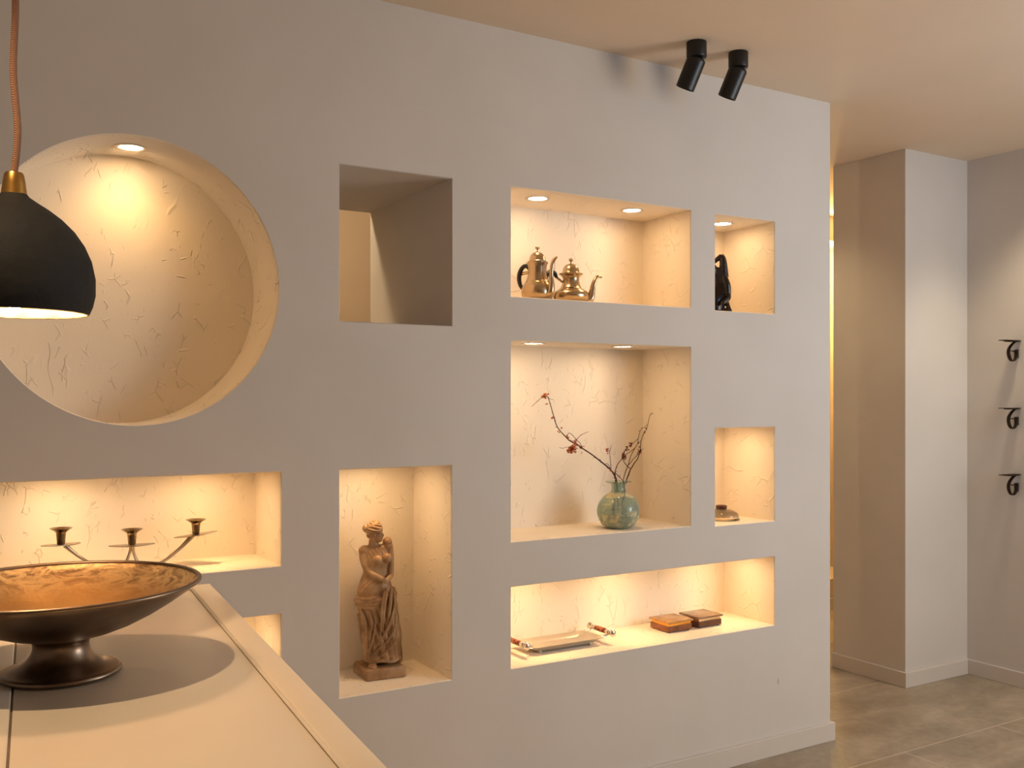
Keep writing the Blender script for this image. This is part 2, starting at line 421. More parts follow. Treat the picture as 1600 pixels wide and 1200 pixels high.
# ------------------------------------------------------------------ recessed niche lights
def downlight(x, y, z, label, group=None, bname='niche_beam', pw=1.0, deg=112):
    t = thing('recessed_downlight', label, 'light', (x, y, z), 0, group)
    b = NB(); lathe(b, [(.031, -.0005), (.034, -.0028), (.040, -.0032), (.0435, -.0015), (.0435, 0), (.031, 0)], 40, closed=True)
    mesh_obj('trim_ring', b, M['trim'], t, auto=.8)
    b = NB(); lathe(b, [(0, -.0016), (.028, -.0016), (.031, -.0008), (.031, -.0002), (0, -.0002)], 40)
    mesh_obj('glowing_lens', b, M['led'], t, smooth=False)
    l = beam(bname, (0, 0, -.012), (0, 0, -1), deg, 1.0, NICHE_W*pw, LED_COL, .024); l.parent = t
NICHE_W = 1.4; LED_COL = (1.0, .54, .16)
downlight(-2.675, .126, CZ0+CR-.0045, 'glowing recessed downlight at the top of the round niche', None, 'round_beam', 2.6, 142)
g = 'pair of downlights over the coffee pots'
downlight(-1.342, .115, 2.0886, 'glowing downlight above the coffee pots, the one over the taller pot')
downlight(-.929, .115, 2.0886, 'glowing downlight in the coffee pot niche, above its empty right half')
downlight(-.461, .135, 2.0856, 'glowing downlight above the dark figure sculpture in the small upper niche')
downlight(-1.376, .090, 1.5831, 'glowing downlight in the vase niche, above the tip of the left branch')
downlight(-.990, .090, 1.5831, 'glowing downlight in the vase niche, the one nearest above the aqua vase')
downlight(-.47, .125, 1.2816, 'downlight hidden in the top of the niche with the lidded glass dish')
downlight(-1.925, .125, 1.1806, 'downlight hidden in the top of the statuette niche')
for x, s in ((-1.325, 'above the metal tray'), (-.919, 'between the tray and the wooden boxes'), (-.456, 'at its right end past the wooden boxes')):
    downlight(x, .125, .7736, 'downlight hidden in the long low niche, '+s)
for x, s in ((-2.855, 'behind the left candle cup'), (-2.472, 'behind the right candle cup')):
    downlight(x, .110, 1.1816, 'downlight hidden in the top of the candle holder niche, '+s)
downlight(-2.45, .110, .7736, 'downlight hidden in the top of the lowest left niche beside the counter')

# ------------------------------------------------------------------ ceiling spotlights
def spot(x, y, label):
    t = thing('ceiling_spotlight', label, 'spotlight', (x, y, H), 0, 'black spotlights on the ceiling')
    b = NB(); lathe(b, [(0, 0), (.0335, 0), (.0340, -.001), (.0340, -.050), (.0332, -.0525), (.0315, -.054), (0, -.056)], 40); mesh_obj('ceiling_mount', b, M['black'], t, auto=.7)
    # tilted can, aimed at the wall
    ax = Vector((-.16, .40, -.90)).normalized(); q = ax.to_track_quat('-Z', 'Y').to_matrix()
    b = NB(); L = .100
    lathe(b, [(0, .006), (.026, .006), (.0318, 0), (.0325, -.004), (.0325, -L), (.0310, -L-.0015), (.0290, -L), (.0280, -L+.012), (0, -L+.014)], 40)
    bmesh.ops.transform(b, matrix=Matrix.Translation(Vector((0, 0, -.0575))+Vector((0, 0, 0))) @ q.to_4x4(), verts=b.verts)
    can = mesh_obj('lamp_head', b, M['black'], t, auto=.7)
    b = NB(); c = Vector((0, 0, -.0575)) + ax*(L-.0145)
    lathe(b, [(0, 0), (.026, 0), (.026, -.006), (.012, -.009), (0, -.009)], 24); bmesh.ops.transform(b, matrix=Matrix.Translation(c) @ q.to_4x4(), verts=b.verts)
    mesh_obj('reflector', b, M['chrome'], can)
spot(-.925, -.232, 'matt black angled ceiling spotlight, the left one of the pair')
spot(-.733, -.232, 'matt black angled ceiling spotlight, the right one nearer the wall corner')

# ------------------------------------------------------------------ counter in the foreground
A = Vector((-2.646, -.641, 0)); Bp = Vector((-2.741, -1.785, 0)); ey = (Bp-A).normalized(); rot = math.atan2(-ey.x, -ey.y) * -1
# local frame: x to the left->right, y away from the camera, origin at the back right corner
t = thing('kitchen_counter', 'cream lacquered counter top with a raised frame, carrying the silver pedestal bowl', 'counter', A, -math.atan2(ey.x, -ey.y)*1.0)
ang = math.atan2(-ey.x, -ey.y)      # rotation about z that turns local -Y into ey
t.rotation_euler = (0, 0, -ang)
CW = .400; CL = 2.1; TZ = 1.0
b = NB(); box(b, -CW+.040, -.046, -CL+.04, -.046, TZ-.03, TZ-.002, bev=.0006); mesh_obj('top_panel', b, M['counter'], t, auto=.6)
b = NB()
# raised frame: mitred strips with a bead on the inner side
def strip(x0, x1, y0, y1): box(b, x0, x1, y0, y1, TZ-.032, TZ, bev=.0022)
strip(-.040, 0, -CL, 0); strip(-CW, -CW+.037, -CL, -.0402); strip(-CW, -.0402, -.040, 0)
strip(-CW+.0372, -.0402, -CL, -CL+.04)
mesh_obj('top_frame', b, M['counter'], t, auto=.6)
b = NB(); tube(b, [(-.0432, -CL+.04, TZ-.0012), (-.0432, -.0432, TZ-.0012)], .0026, 8, 1); tube(b, [(-.0432, -.0432, TZ-.0012), (-CW+.04, -.0432, TZ-.0012)], .0026, 8, 1)
mesh_obj('edge_bead', b, M['counter'], t)
b = NB(); box(b, -CW+.0368, -CW+.0402, -CL+.04, -.046, TZ-.02, TZ-.0035); mesh_obj('joint_seam', b, M['seam'], t)
b = NB(); box(b, -CW+.02, -.02, -CL+.02, -.02, .07, TZ-.032, bev=.002); mesh_obj('body', b, M['counter'], t, auto=.6)
b = NB(); box(b, -CW+.05, -.05, -CL+.05, -.05, 0, .07); mesh_obj('plinth', b, M['trim'], t)

# ------------------------------------------------------------------ pedestal bowl
t = thing('pedestal_bowl', 'large tarnished silver pedestal bowl with golden inside, on the cream counter', 'bowl', (-2.996, -1.217, TZ+.0004)); BR = .925
out = [(.046, .052), (.060, .0545), (.082, .0600), (.110, .0700), (.140, .0840), (.170, .1010), (.190, .1140), (.2010, .1225)]
inn = [(.1985, .1235), (.188, .1165), (.168, .1045), (.138, .0880), (.108, .0745), (.080, .0650), (.058, .0600), (.030, .0580), (0, .0575)]
b = NB(); lathe(b, [(r*BR, z) for r, z in out + [(.2035, .1262), (.2010, .1272), (.1990, .1250)]], 128); mesh_obj('outer_shell', b, M['bowl_out'], t)
b = NB(); lathe(b, [(r*BR, z) for r, z in [(.2000, .1262)] + inn], 128); mesh_obj('gilt_inside', b, M['bowl_in'], t)
b = NB(); lathe(b, [(.2030*BR+.0038*math.cos(a), .1262+.0032*math.sin(a)) for a in [2*PI*i/12 for i in range(12)]], 128, closed=True); mesh_obj('rim', b, M['bowl_out'], t)
b = NB(); lathe(b, [(r*.915, z) for r, z in [(0, .0555), (.046, .0545), (.0480, .0520), (.0450, .0500), (.0420, .0470), (.0405, .0420), (.0410, .0360), (.0440, .0290), (.0500, .0215), (.0600, .0150), (.0710, .0105), (.0800, .0080), (.0830, .0078), (.0870, .0068), (.0892, .0045), (.0892, .0018), (.0870, 0), (0, 0)]], 96)
mesh_obj('foot', b, M['bowl_out'], t)

# ------------------------------------------------------------------ pendant lamp
LP = CAM + ray(22, 490)*1.42; LP.z = 1.390 + 139/1520*1.42
t = thing('pendant_lamp', 'black bell-shaped pendant lamp with brass cap and braided cord over the counter', 'lamp', LP)
k = 1.42/1520
def wob(a, z): return 1+.012*math.sin(3*a+z*20)+.006*math.sin(7*a+2)
prof = [(108, 0), (113, 14), (116.5, 34), (116, 62), (110, 92), (100, 117), (86, 140), (68, 160), (50, 175), (34, 186), (22, 195), (17, 202)]
zb = 8
prof = [(r, z*.93) for r, z in prof]; bw = NB(); lathe(bw, [(r*k, (z-4)*k) for r, z in prof], 72, wob=wob)
lathe_in = [(r*k-.006, (z-4)*k-.001) for r, z in prof[:-1]]
mesh_obj('shade', bw, M['shade'], t)
b = NB(); lathe(b, [(108*k, -4*k)] + [(106*k, -5*k), (103*k, -3*k)] + [(r*k-.006, (z-5)*k) for r, z in prof[1:-1]] + [(0, 176*k)], 72, wob=lambda a, z: wob(a, z)*(1+.006*math.sin(23*a)+.004*math.sin(41*a+1)))
mesh_obj('shade_lining', b, M['shade_in'], t)
b = NB(); lathe(b, [(0, 181*k), (19.0*k, 181*k), (18.5*k, 184*k), (16.5*k, 198*k), (14.5*k, 211*k), (12.5*k, 215*k), (6*k, 216*k), (0, 216*k)], 40)
mesh_obj('brass_cap', b, M['brass'], t, auto=.9)
b = NB(); cz = 216*k
pts = [(0, 0, cz-.002), (.0025, 0, cz+.06), (-.0005, 0, cz+.15), (.001, 0, cz+.26), (-.003, 0, cz+.42), (-.002, 0, cz+.6), (0, 0, H-LP.z-.02)]
tube(b, [Vector(p) + RT*p[0]*1.0 for p in pts], .0050, 12, 8); mesh_obj('cord', b, M['cord'], t)
b = NB(); lathe(b, [(0, H-LP.z-.0005), (.045, H-LP.z-.0005), (.045, H-LP.z-.02), (0, H-LP.z-.028)], 32); mesh_obj('ceiling_rose', b, M['brass'], t, auto=.7)
b = NB(); ball(b, (0, 0, .031), (.027, .027, .029), 24); lb = mesh_obj('bulb', b, M['bulb'], t)
b = NB(); lathe(b, [(0, .058), (.014, .058), (.015, .10), (.011, .17), (0, .172)], 24); mesh_obj('bulb_holder', b, M['brass'], t)

# ------------------------------------------------------------------ candle holder
c0 = Vector((-2.677, .100, .910))
t = thing('candle_holder', 'three-armed modern metal candle holder behind the pedestal bowl', 'candle holder', c0)
cups = [(Vector((-2.855, .096, 1.0)), -.022), (Vector((-2.677, .095, 1.0)), 0), (Vector((-2.494, .145, 1.0)), .010)]
plz = .093
cupz = [on_y(95, 845, .096).z, on_y(206, 846, .095).z, on_y(303, 830, .145).z]
b = NB(); lathe(b, [(0, 0), (.030, 0), (.031, .003), (.022, .007), (.010, .010), (0, .010)], 32); mesh_obj('base', b, M['candle_metal'], t)
def leafplate(b, c, L, W, yaw, tilt):
    """pointed oval dish"""
    n = 28; top = []; bot = []
    for i in range(n):
        a = 2*PI*i/n; x = L*math.cos(a); s = abs(math.sin(a)); y = W*math.copysign(s**1.35, math.sin(a)); zz = .10*abs(x)**1.5*1.2
        p = Vector((x, y, zz)); R = Matrix.Rotation(yaw, 3, 'Z') @ Matrix.Rotation(tilt, 3, 'Y')
        top.append(b.verts.new(c + R @ p)); bot.append(b.verts.new(c + R @ (p-Vector((0, 0, .0018)))))
    ct = b.verts.new(c+Vector((0, 0, -.0005))); cb = b.verts.new(c-Vector((0, 0, .0025)))
    for i in range(n):
        j = (i+1) % n; b.faces.new((ct, top[i], top[j])); b.faces.new((cb, bot[j], bot[i])); b.faces.new((top[i], bot[i], bot[j], top[j]))
for i, (c, dx) in enumerate(cups):
    zc = cupz[i]-.010; cc = Vector((c.x, c.y, zc))-c0
    # arm
    b = NB()
    if i == 1:
        for s in (-1, 1):
            tube(b, [Vector((s*.030, .004*s, .006)), Vector((s*.017, .002*s, cc.z*.35)), Vector((s*.006, 0, cc.z*.7)), Vector((s*.002, cc.y, cc.z-.002))], [.0075, .0055, .0045, .006], 10, 5, flat=(1, .6))
    else:
        s = -1 if i == 0 else 1
        e = cc + Vector((-s*.010, 0, -.003))
        tube(b, [Vector((s*.008, 0, .006)), Vector((e.x*.45, e.y*.4, e.z*.22)), Vector((e.x*.78, e.y*.75, e.z*.62)), e], [.008, .0068, .0072, .0110], 10, 6, flat=(.6, 1.1), side=(0, 0, 1))
    arm = mesh_obj('arm', b, M['candle_metal'], t)
    b = NB(); leafplate(b, cc, .060, .025, [.55, -.1, -.25][i], [.05, 0, -.12][i]); pl = mesh_obj('drip_plate', b, M['candle_metal'], t, auto=.7)
    b = NB(); lathe(b, [(0, .0005), (.0090, .0005), (.0100, .004), (.0120, .026), (.0125, .032), (.0200, .0385), (.0280, .0430), (.0285, .0440), (.0270, .0438), (.018, .0400), (.0100, .0370), (.009, .015), (0, .015)], 36, c=cc)
    mesh_obj('candle_cup', b, M['candle_cup'] if i != 5 else M['candle_metal'], t, auto=1.0)

# ------------------------------------------------------------------ draped figurine
SP = Vector((-1.925, .165, .501 + .0003))
dv = (SP-CAM); dv.z = 0; view_yaw = math.atan2(dv.y, dv.x) - PI/2      # local +x = seen to the right, local -y = towards the viewer
SP = on_z(591.5, 1054, .5035); SP.z = .5035
t = thing('draped_figurine', 'brown terracotta classical female figurine in draped robes in the tall niche', 'figurine', SP, view_yaw)
def sz(y): return (1120-y)*.000481
def sx_(x): return (x-228)*.000502
def remesh(o, vox, it=2):
    m = o.modifiers.new('fuse', 'REMESH'); m.mode = 'VOXEL'; m.voxel_size = vox; m.use_smooth_shade = True
    s = o.modifiers.new('soften', 'SMOOTH'); s.factor = .5; s.iterations = it
def loft(b, secs, n=96, fold=None):
    rings = []
    for (z, cx, cy, rx, ry) in secs:
        ring = []
        for i in range(n):
            a = 2*PI*i/n; k_ = fold(a, z) if fold else 0
            ring.append(b.verts.new((cx+(rx+k_)*math.cos(a), cy+(ry+k_)*math.sin(a), z)))
        rings.append(ring)
    for A_, B_ in zip(rings, rings[1:]):
        for i in range(n): b.faces.new((A_[i], A_[(i+1) % n], B_[(i+1) % n], B_[i]))
    b.faces.new(rings[0]); b.faces.new(rings[-1])
def interp(tab, m):
    """tab rows interpolated smoothly to m sections"""
    P = smooth_path([Vector((r[0], r[1], r[2])) for r in tab], 8); Q = smooth_path([Vector((r[3], r[4], 0)) for r in tab], 8)
    return [(p[0], p[1], p[2], max(q[0], .002), max(q[1], .002)) for p, q in zip(P, Q)]
rows = [(1010, 138, 362), (960, 132, 364), (900, 124, 371), (850, 114, 372), (800, 111, 362), (740, 103, 352), (690, 98, 346), (640, 90, 343), (590, 82, 334)]
secs = interp([(sz(y), sx_((l+r)/2), .0, (r-l)/2*.000502-.0015, (r-l)/2*.000502*.74) for y, l, r in rows], 40)
def skirt_fold(a, z):
    u = a*6.0 + 26*z + 1.4*math.sin(2*a+18*z) ; amp = .0058*(.55+.45*math.sin(a*1.5+z*9))
    dia = a*3.0 - 52*z
    return amp*(abs(math.sin(u))**.6*1.6-1.0) + .0022*(abs(math.sin(dia))**.5-.6)
b = NB(); loft(b, secs, 160, skirt_fold)
# torso: fitted sleeveless bodice
rows = [(610, 92, 330, .72), (560, 92, 322, .72), (520, 101, 310, .72), (480, 113, 300, .72), (440, 128, 293, .70), (400, 132, 290, .70), (360, 132, 294, .70), (320, 128, 292, .62), (285, 130, 292, .52), (262, 148, 285, .42), (246, 165, 250, .36)]
secs = interp([(sz(y), sx_((l+r)/2), .0, (r-l)/2*.000502, (r-l)/2*.000502*q) for y, l, r, q in rows], 40)
loft(b, secs, 120, lambda a, z: .0013*(abs(math.sin(9*a+8*math.sin(z*30)))**.7-.5))
# bust under cloth
ball(b, (sx_(222), -.026, sz(350)), (.0155, .0125, .0165)); ball(b, (sx_(281), -.017, sz(335)), (.0150, .0150, .0165))
# shoulders and arms
ball(b, (sx_(138), .000, sz(288)), (.0195, .018, .018)); ball(b, (sx_(284), .004, sz(236)), (.0155, .016, .018)); ball(b, (sx_(284), .004, sz(262)), (.0175, .016, .022))
tube(b, [(sx_(136), 0, sz(292)), (sx_(138), -.004, sz(340)), (sx_(156), -.010, sz(400)), (sx_(170), -.015, sz(425))], [.0165, .0160, .0145, .0130], 16, 5)
tube(b, [(sx_(166), -.013, sz(425)), (sx_(205), -.034, sz(445)), (sx_(252), -.041, sz(470))], [.0125, .0105, .0085], 14, 5)
tube(b, [(sx_(295), .004, sz(262)), (sx_(304), .002, sz(320)), (sx_(308), -.004, sz(400)), (sx_(306), -.014, sz(455))], [.0130, .0110, .0095, .0090], 14, 5)
tube(b, [(sx_(306), -.012, sz(450)), (sx_(288), -.034, sz(470)), (sx_(262), -.042, sz(482))], [.0095, .0082, .0068], 14, 5)
for j in range(4):   # clasped fingers at the waist
    tube(b, [(sx_(252+j*2), -.045, sz(462+j*8)), (sx_(274), -.048, sz(467+j*8)), (sx_(288), -.045, sz(474+j*8))], [.0030, .0028, .0022], 8, 3)
tube(b, [(sx_(262), -.046, sz(462)), (sx_(268), -.049, sz(450))], [.003, .0024], 8, 2)
# rolled cloth round the hips and the falling ends
for k_, (zz, tl, rr) in enumerate(((600, 26, .0085), (622, 20, .0075), (576, 34, .0055), (646, 12, .0055))):
    P = []
    for i in range(17):
        a = PI + 2*PI*i/16; cxp = sx_(210); P.append((cxp+(.0605)*math.cos(a), .0445*math.sin(a), sz(zz - tl*math.cos(a-.4)*.9)))
    tube(b, P, [rr*(.8+.35*math.sin(i*1.7+k_)) for i in range(17)], 12, 3)
for (x0, y0, x1, y1, x2, y2, yy, r0) in ((290, 510, 265, 640, 255, 790, -.052, .0058), (310, 520, 300, 640, 285, 760, -.046, .0066), (325, 560, 330, 660, 322, 720, -.034, .0070), (268, 540, 248, 660, 240, 860, -.054, .0040),
                                       (330, 640, 300, 760, 215, 905, -.050, .0050), (340, 700, 315, 830, 190, 960, -.048, .0046), (345, 770, 330, 880, 230, 985, -.050, .0042),
                                       (110, 660, 150, 760, 160, 930, -.040, .0045), (160, 650, 185, 760, 165, 960, -.047, .0036), (215, 650, 205, 800, 160, 990, -.050, .0034), (100, 700, 112, 790, 122, 905, -.012, .006), (348, 800, 360, 880, 356, 990, -.014, .006)):
    tube(b, [(sx_(x0), yy*.86, sz(y0)), (sx_(x1), yy, sz(y1)), (sx_(x2), yy*.94, sz(y2))], [r0*.7, r0, r0*.45], 10, 6)
# hem and foot
P = [(sx_(250)+.056*math.cos(a), .042*math.sin(a), sz(1012+6*math.sin(5*a))) for a in [2*PI*i/24 for i in range(25)]]; tube(b, P, .0055, 10, 2)
ball(b, (sx_(190), -.046, sz(1040)), (.0150, .022, .010)); 
for j in range(5): ball(b, (sx_(168+j*12), -.066+.0015*abs(j-3), sz(1052)), (.0030, .0065, .0035), 10)
# neck and head in profile to the right
tube(b, [(sx_(198), .002, sz(262)), (sx_(196), -.001, sz(225)), (sx_(202), -.003, sz(195))], [.0175, .0150, .0150], 18, 4)
hx, hz = 208, 172
ball(b, (sx_(204), -.002, sz(150)), (.0255, .0225, .0265), 28)
ball(b, (sx_(222), -.005, sz(186)), (.0165, .0165, .0240), 24)          # face
ball(b, (sx_(232), -.006, sz(215)), (.0100, .0110, .0085), 16)          # chin and jaw
tube(b, [(sx_(246), -.006, sz(166)), (sx_(256), -.006, sz(184)), (sx_(252), -.006, sz(192))], [.0030, .0036, .0040], 10, 3)   # nose
ball(b, (sx_(250), -.006, sz(201)), (.0040, .0052, .0019), 12); ball(b, (sx_(248), -.006, sz(208)), (.0040, .0048, .0021), 12)   # lips
ball(b, (sx_(243), -.0145, sz(176)), (.0036, .0036, .0022), 12); ball(b, (sx_(242), .0025, sz(176)), (.0036, .0036, .0022), 12)     # eyes
tube(b, [(sx_(250), -.008, sz(166)), (sx_(244), -.016, sz(164)), (sx_(234), -.0205, sz(170))], [.0022, .0024, .0018], 8, 3)   # brow
ball(b, (sx_(202), -.0235, sz(182)), (.0045, .0030, .0070), 12)         # ear
# hair waves and bun
HC = Vector((sx_(199), 0, sz(146))); HR = (.0285, .0255, .0262)
ball(b, HC, (.0270, .0245, .0250), 28)
for side in (-1, 1):
    for j in range(8):
        el = math.radians(-22+j*13.5); P = []
        for i in range(8):
            th = math.radians(22+i*21-j*1.5); e2 = el + .16*math.sin(i*.9+j*1.3) - .10*(i/7)
            P.append(HC + Vector((HR[0]*math.cos(th)*math.cos(e2), side*HR[1]*math.sin(th)*math.cos(e2), HR[2]*math.sin(e2))))
        tube(b, P, [.0018, .0030, .0036, .0034, .0034, .0030, .0026, .0016], 8, 3)
ball(b, (sx_(148), 0, sz(140)), (.0125, .0135, .0125), 18); ball(b, (sx_(142), -.002, sz(126)), (.0070, .009, .0060), 14); ball(b, (sx_(168), 0, sz(185)), (.009, .011, .010), 14)
o = mesh_obj('figure', b, M['statue'], t); remesh(o, .0013, 2)
# plinth: rotated square block with soft worn edges
b = NB(); box(b, -.066, .066, -.066, .066, 0, .036, bev=.006)
for v in b.verts:
    v.co.x += .0015*math.sin(v.co.y*70+v.co.z*90); v.co.y += .0015*math.sin(v.co.x*60+1)
pl = mesh_obj('plinth', b, M['statue'], t); pl.rotation_euler = (0, 0, -view_yaw+math.radians(-4)); pl.location = (.002, .004, 0)
b = NB()
loft(b, interp([(.034, .060, .02, .016, .020), (.060, .061, .02, .015, .018), (.12, .058, .02, .013, .016), (.19, .054, .02, .010, .013)], 20), 40, lambda a, z: .0012*math.sin(6*a+z*40))
mesh_obj('draped_support', b, M['statue'], t)

# ------------------------------------------------------------------ coffee pots
def pot(loc, yaw, label, body, lid, knob, spout, handle, ring, conn, name, sc=1.0):
    t = thing(name, label, 'coffee pot', loc, yaw); t.scale = (sc, sc, sc)
    b = NB(); lathe(b, body, 72); mesh_obj('body', b, M['silver'], t, auto=.9)
    b = NB(); lathe(b, lid, 64); ld = mesh_obj('lid', b, M['silver'], t, auto=.9)
    b = NB(); lathe(b, knob, 28); mesh_obj('knob', b, M['silver'], ld)
    b = NB(); tube(b, spout[0], spout[1], 18, 7, flat=(1, .82)); mesh_obj('spout', b, M['silver'], t)
    b = NB(); tube(b, handle[0], handle[1], 14, 7, flat=(1.0, .75)); mesh_obj('handle', b, M['ebony'], t)
    for P, r in conn:
        b = NB(); tube(b, P, r, 12, 2); mesh_obj('handle_mount', b, M['silver'], t)
z0 = 1.7288
u = .00223/9.23*1.0
def prof_(rows, base, k_): return [(r*k_, (base-y)*k_) for r, y in rows]
k1 = .0002414
body = [(0, 0), (.040, 0), (.0425, .003), (.0480, .010), (.0545, .022), (.0565, .034), (.0545, .048), (.0490, .058), (.0430, .0655), (.0425, .0670), (.0415, .0675), (.0370, .077), (.0330, .092), (.0315, .106), (.0325, .120), (.0345, .130), (.0372, .1345), (.0382, .1365), (.0375, .1380), (.0330, .1385), (0, .1385)]
lid = [(0, .1386), (.034, .1386), (.0345, .1410), (.0310, .1425), (.0290, .1455), (.0275, .1530), (.0240, .1620), (.0190, .1685), (.0120, .1730), (.0050, .1755), (0, .1760)]
knob = [(0, .1750), (.0028, .1755), (.0020, .1800), (.0028, .1830), (.0075, .1860), (.0078, .1905), (.0070, .1930), (0, .1935)]
sp = ([(.036, 0, .022), (.056, 0, .032), (.061, 0, .054), (.060, 0, .082), (.063, 0, .112), (.070, 0, .138), (.085, 0, .150)], [.0200, .0175, .0140, .0100, .0086, .0078, .0040])
hd = ([(-.034, 0, .116), (-.046, 0, .129), (-.064, 0, .127), (-.078, 0, .108), (-.081, 0, .084), (-.073, 0, .060), (-.056, 0, .042)], [.0060, .0085, .0100, .0108, .0106, .0088, .0060])
pot((-1.337, .125, z0), math.radians(-70), 'taller brass-toned metal coffee pot with black handle, left of the two pots', body, lid, knob, sp, hd, None,
    [([(-.030, 0, .106), (-.048, 0, .106), (-.070, 0, .104)], .0058), ([(-.050, 0, .048), (-.058, 0, .047)], .004)], 'coffee_pot')
body = [(0, 0), (.040, 0), (.0440, .003), (.0520, .009), (.0590, .018), (.0625, .029), (.0610, .038), (.0540, .0465), (.0470, .0500), (.0465, .0513), (.0440, .0520), (.0370, .058), (.0315, .068), (.0285, .080), (.0280, .090), (.0300, .0960), (.0360, .1010), (.0410, .1040), (.0415, .1065), (.0390, .1070), (.0330, .1040), (0, .1040)]
lid = [(0, .1050), (.033, .1050), (.0335, .1080), (.0310, .1095), (.0295, .1130), (.0285, .1200), (.0250, .1290), (.0190, .1360), (.0110, .1400), (.0050, .1412), (0, .1415)]
knob = [(0, .1405), (.0026, .1410), (.0020, .1460), (.0030, .1480), (.0072, .1515), (.0078, .1555), (.0060, .1595), (0, .1605)]
sp = ([(.044, 0, .016), (.066, 0, .024), (.073, 0, .045), (.077, 0, .066), (.084, 0, .086), (.094, 0, .098), (.108, 0, .096)], [.0190, .0165, .0125, .0095, .0082, .0070, .0036])
hd = ([(-.050, 0, .094), (-.058, 0, .108), (-.074, 0, .110), (-.088, 0, .096), (-.092, 0, .066), (-.086, 0, .034), (-.066, 0, .014)], [.0065, .0095, .0105, .0108, .0108, .0100, .0065])
pot((-1.178, .150, z0), math.radians(-24), 'shorter squat metal coffee pot with black handle, right of the taller pot', body, lid, knob, sp, hd, None,
    [([(-.030, 0, .078), (-.040, 0, .086), (-.052, 0, .095)], .0040), ([(-.055, 0, .014), (-.068, 0, .014)], .004)], 'coffee_pot', 1.05)

# ------------------------------------------------------------------ dark sculpture in the small upper niche
FP = Vector((-.510, .150, 1.7246)); d2 = FP-CAM; fy = math.atan2(d2.y, d2.x)-PI/2
t = thing('figure_sculpture', 'glossy dark brown figure sculpture with arms overhead, in the small upper niche', 'sculpture', FP, fy)
s = .00238
def q(x, y, d=0.0): return ((x/10+1110-1113)*s, d, max(0, (1085-y)/10*s))
b = NB()
box(b, -.052, .052, -.040, .040, 0, .012, bev=.004)
tube(b, [q(60, 1050, 0), q(200, 1020, -.01), q(370, 1062, -.015)], [.022, .014, .006], 14, 5)
loft(b, interp([(q(0, 1060)[2], .006, 0, .044, .034), (q(0, 960)[2], .010, 0, .044, .034), (q(0, 820)[2], .014, 0, .046, .034), (q(0, 700)[2], .018, 0, .053, .036), (q(0, 560)[2], .018, 0, .053, .036), (q(0, 430)[2], .014, 0, .046, .032), (q(0, 340)[2], .008, 0, .036, .026), (q(0, 290)[2], .004, 0, .018, .016)], 30), 48, lambda a, z: .0012*math.sin(5*a+60*z))
ball(b, q(60, 360, -.022), (.019, .020, .024), 20); ball(b, q(60, 420, -.036), (.008, .008, .012), 12)
for sgn in (1, -1):   # arms over the head, elbows high
    X = lambda x, y, d: (q(x, y, d)[0] if sgn > 0 else -.006-q(x, y, d)[0]*.9, d, q(x, y, d)[2])
    tube(b, [X(240, 470, 0), X(235, 300, -.002), X(225, 180, -.004), X(200, 118, -.006)], [.020, .0165, .0135, .0105], 12, 4)
    tube(b, [X(205, 118, -.006), X(150, 165, -.008), X(60, 240, -.010)], [.0100, .0095, .0075], 12, 4)
    ball(b, X(203, 122, -.006), .0088, 12)
    tube(b, [X(240, 470, -.022), X(290, 620, -.026), X(300, 760, -.022)], [.013, .015, .014], 12, 4)
    tube(b, [X(300, 760, -.012), X(300, 830, -.020), X(230, 900, -.034), X(200, 940, -.036)], [.014, .012, .010, .008], 12, 4)
    tube(b, [X(270, 860, -.010), X(310, 960, -.012), X(345, 1050, -.016)], [.012, .008, .008], 12, 4)
o = mesh_obj('figure', b, M['dark_glaze'], t); remesh(o, .0016, 2)

# ------------------------------------------------------------------ vase with dried branches
VP = Vector((-1.003, .100, .9235))
t = thing('glass_vase', 'round aqua glass vase with cream mottling holding dried branches', 'vase', VP)
outer = [(0, .0005), (.034, .0005), (.046, .003), (.058, .014), (.067, .030), (.0725, .050), (.0735, .062), (.0715, .078), (.0650, .096), (.0540, .112), (.0400, .1225), (.0290, .1290), (.0245, .136), (.0240, .148), (.0255, .158), (.0320, .1640), (.0440, .1660), (.0450, .1672)]
inner = [(.0440, .1685), (.0320, .1665), (.0230, .160), (.0210, .150), (.0210, .137), (.0260, .1270), (.0380, .1190), (.0510, .109), (.0620, .094), (.0685, .077), (.0705, .062), (.0695, .050), (.0640, .031), (.0550, .017), (.044, .007), (.030, .0045), (0, .0045)]
VS = 1.075
outer = [(r*VS, z) for r, z in outer]; inner = [(r*VS, z) for r, z in inner]
b = NB(); lathe(b, outer+inner, 80, wob=lambda a, z: 1+.008*math.sin(a*2+1)+.004*math.sin(3*a+z*30)); mesh_obj('vessel', b, M['vase'], t)
def zc(x, y): return (820+x/7.27, 600+y/7.27)
def zd(x, y): return (960+x/10, 640+y/10)
def at(p, Y): return on_y(p[0], p[1], Y)
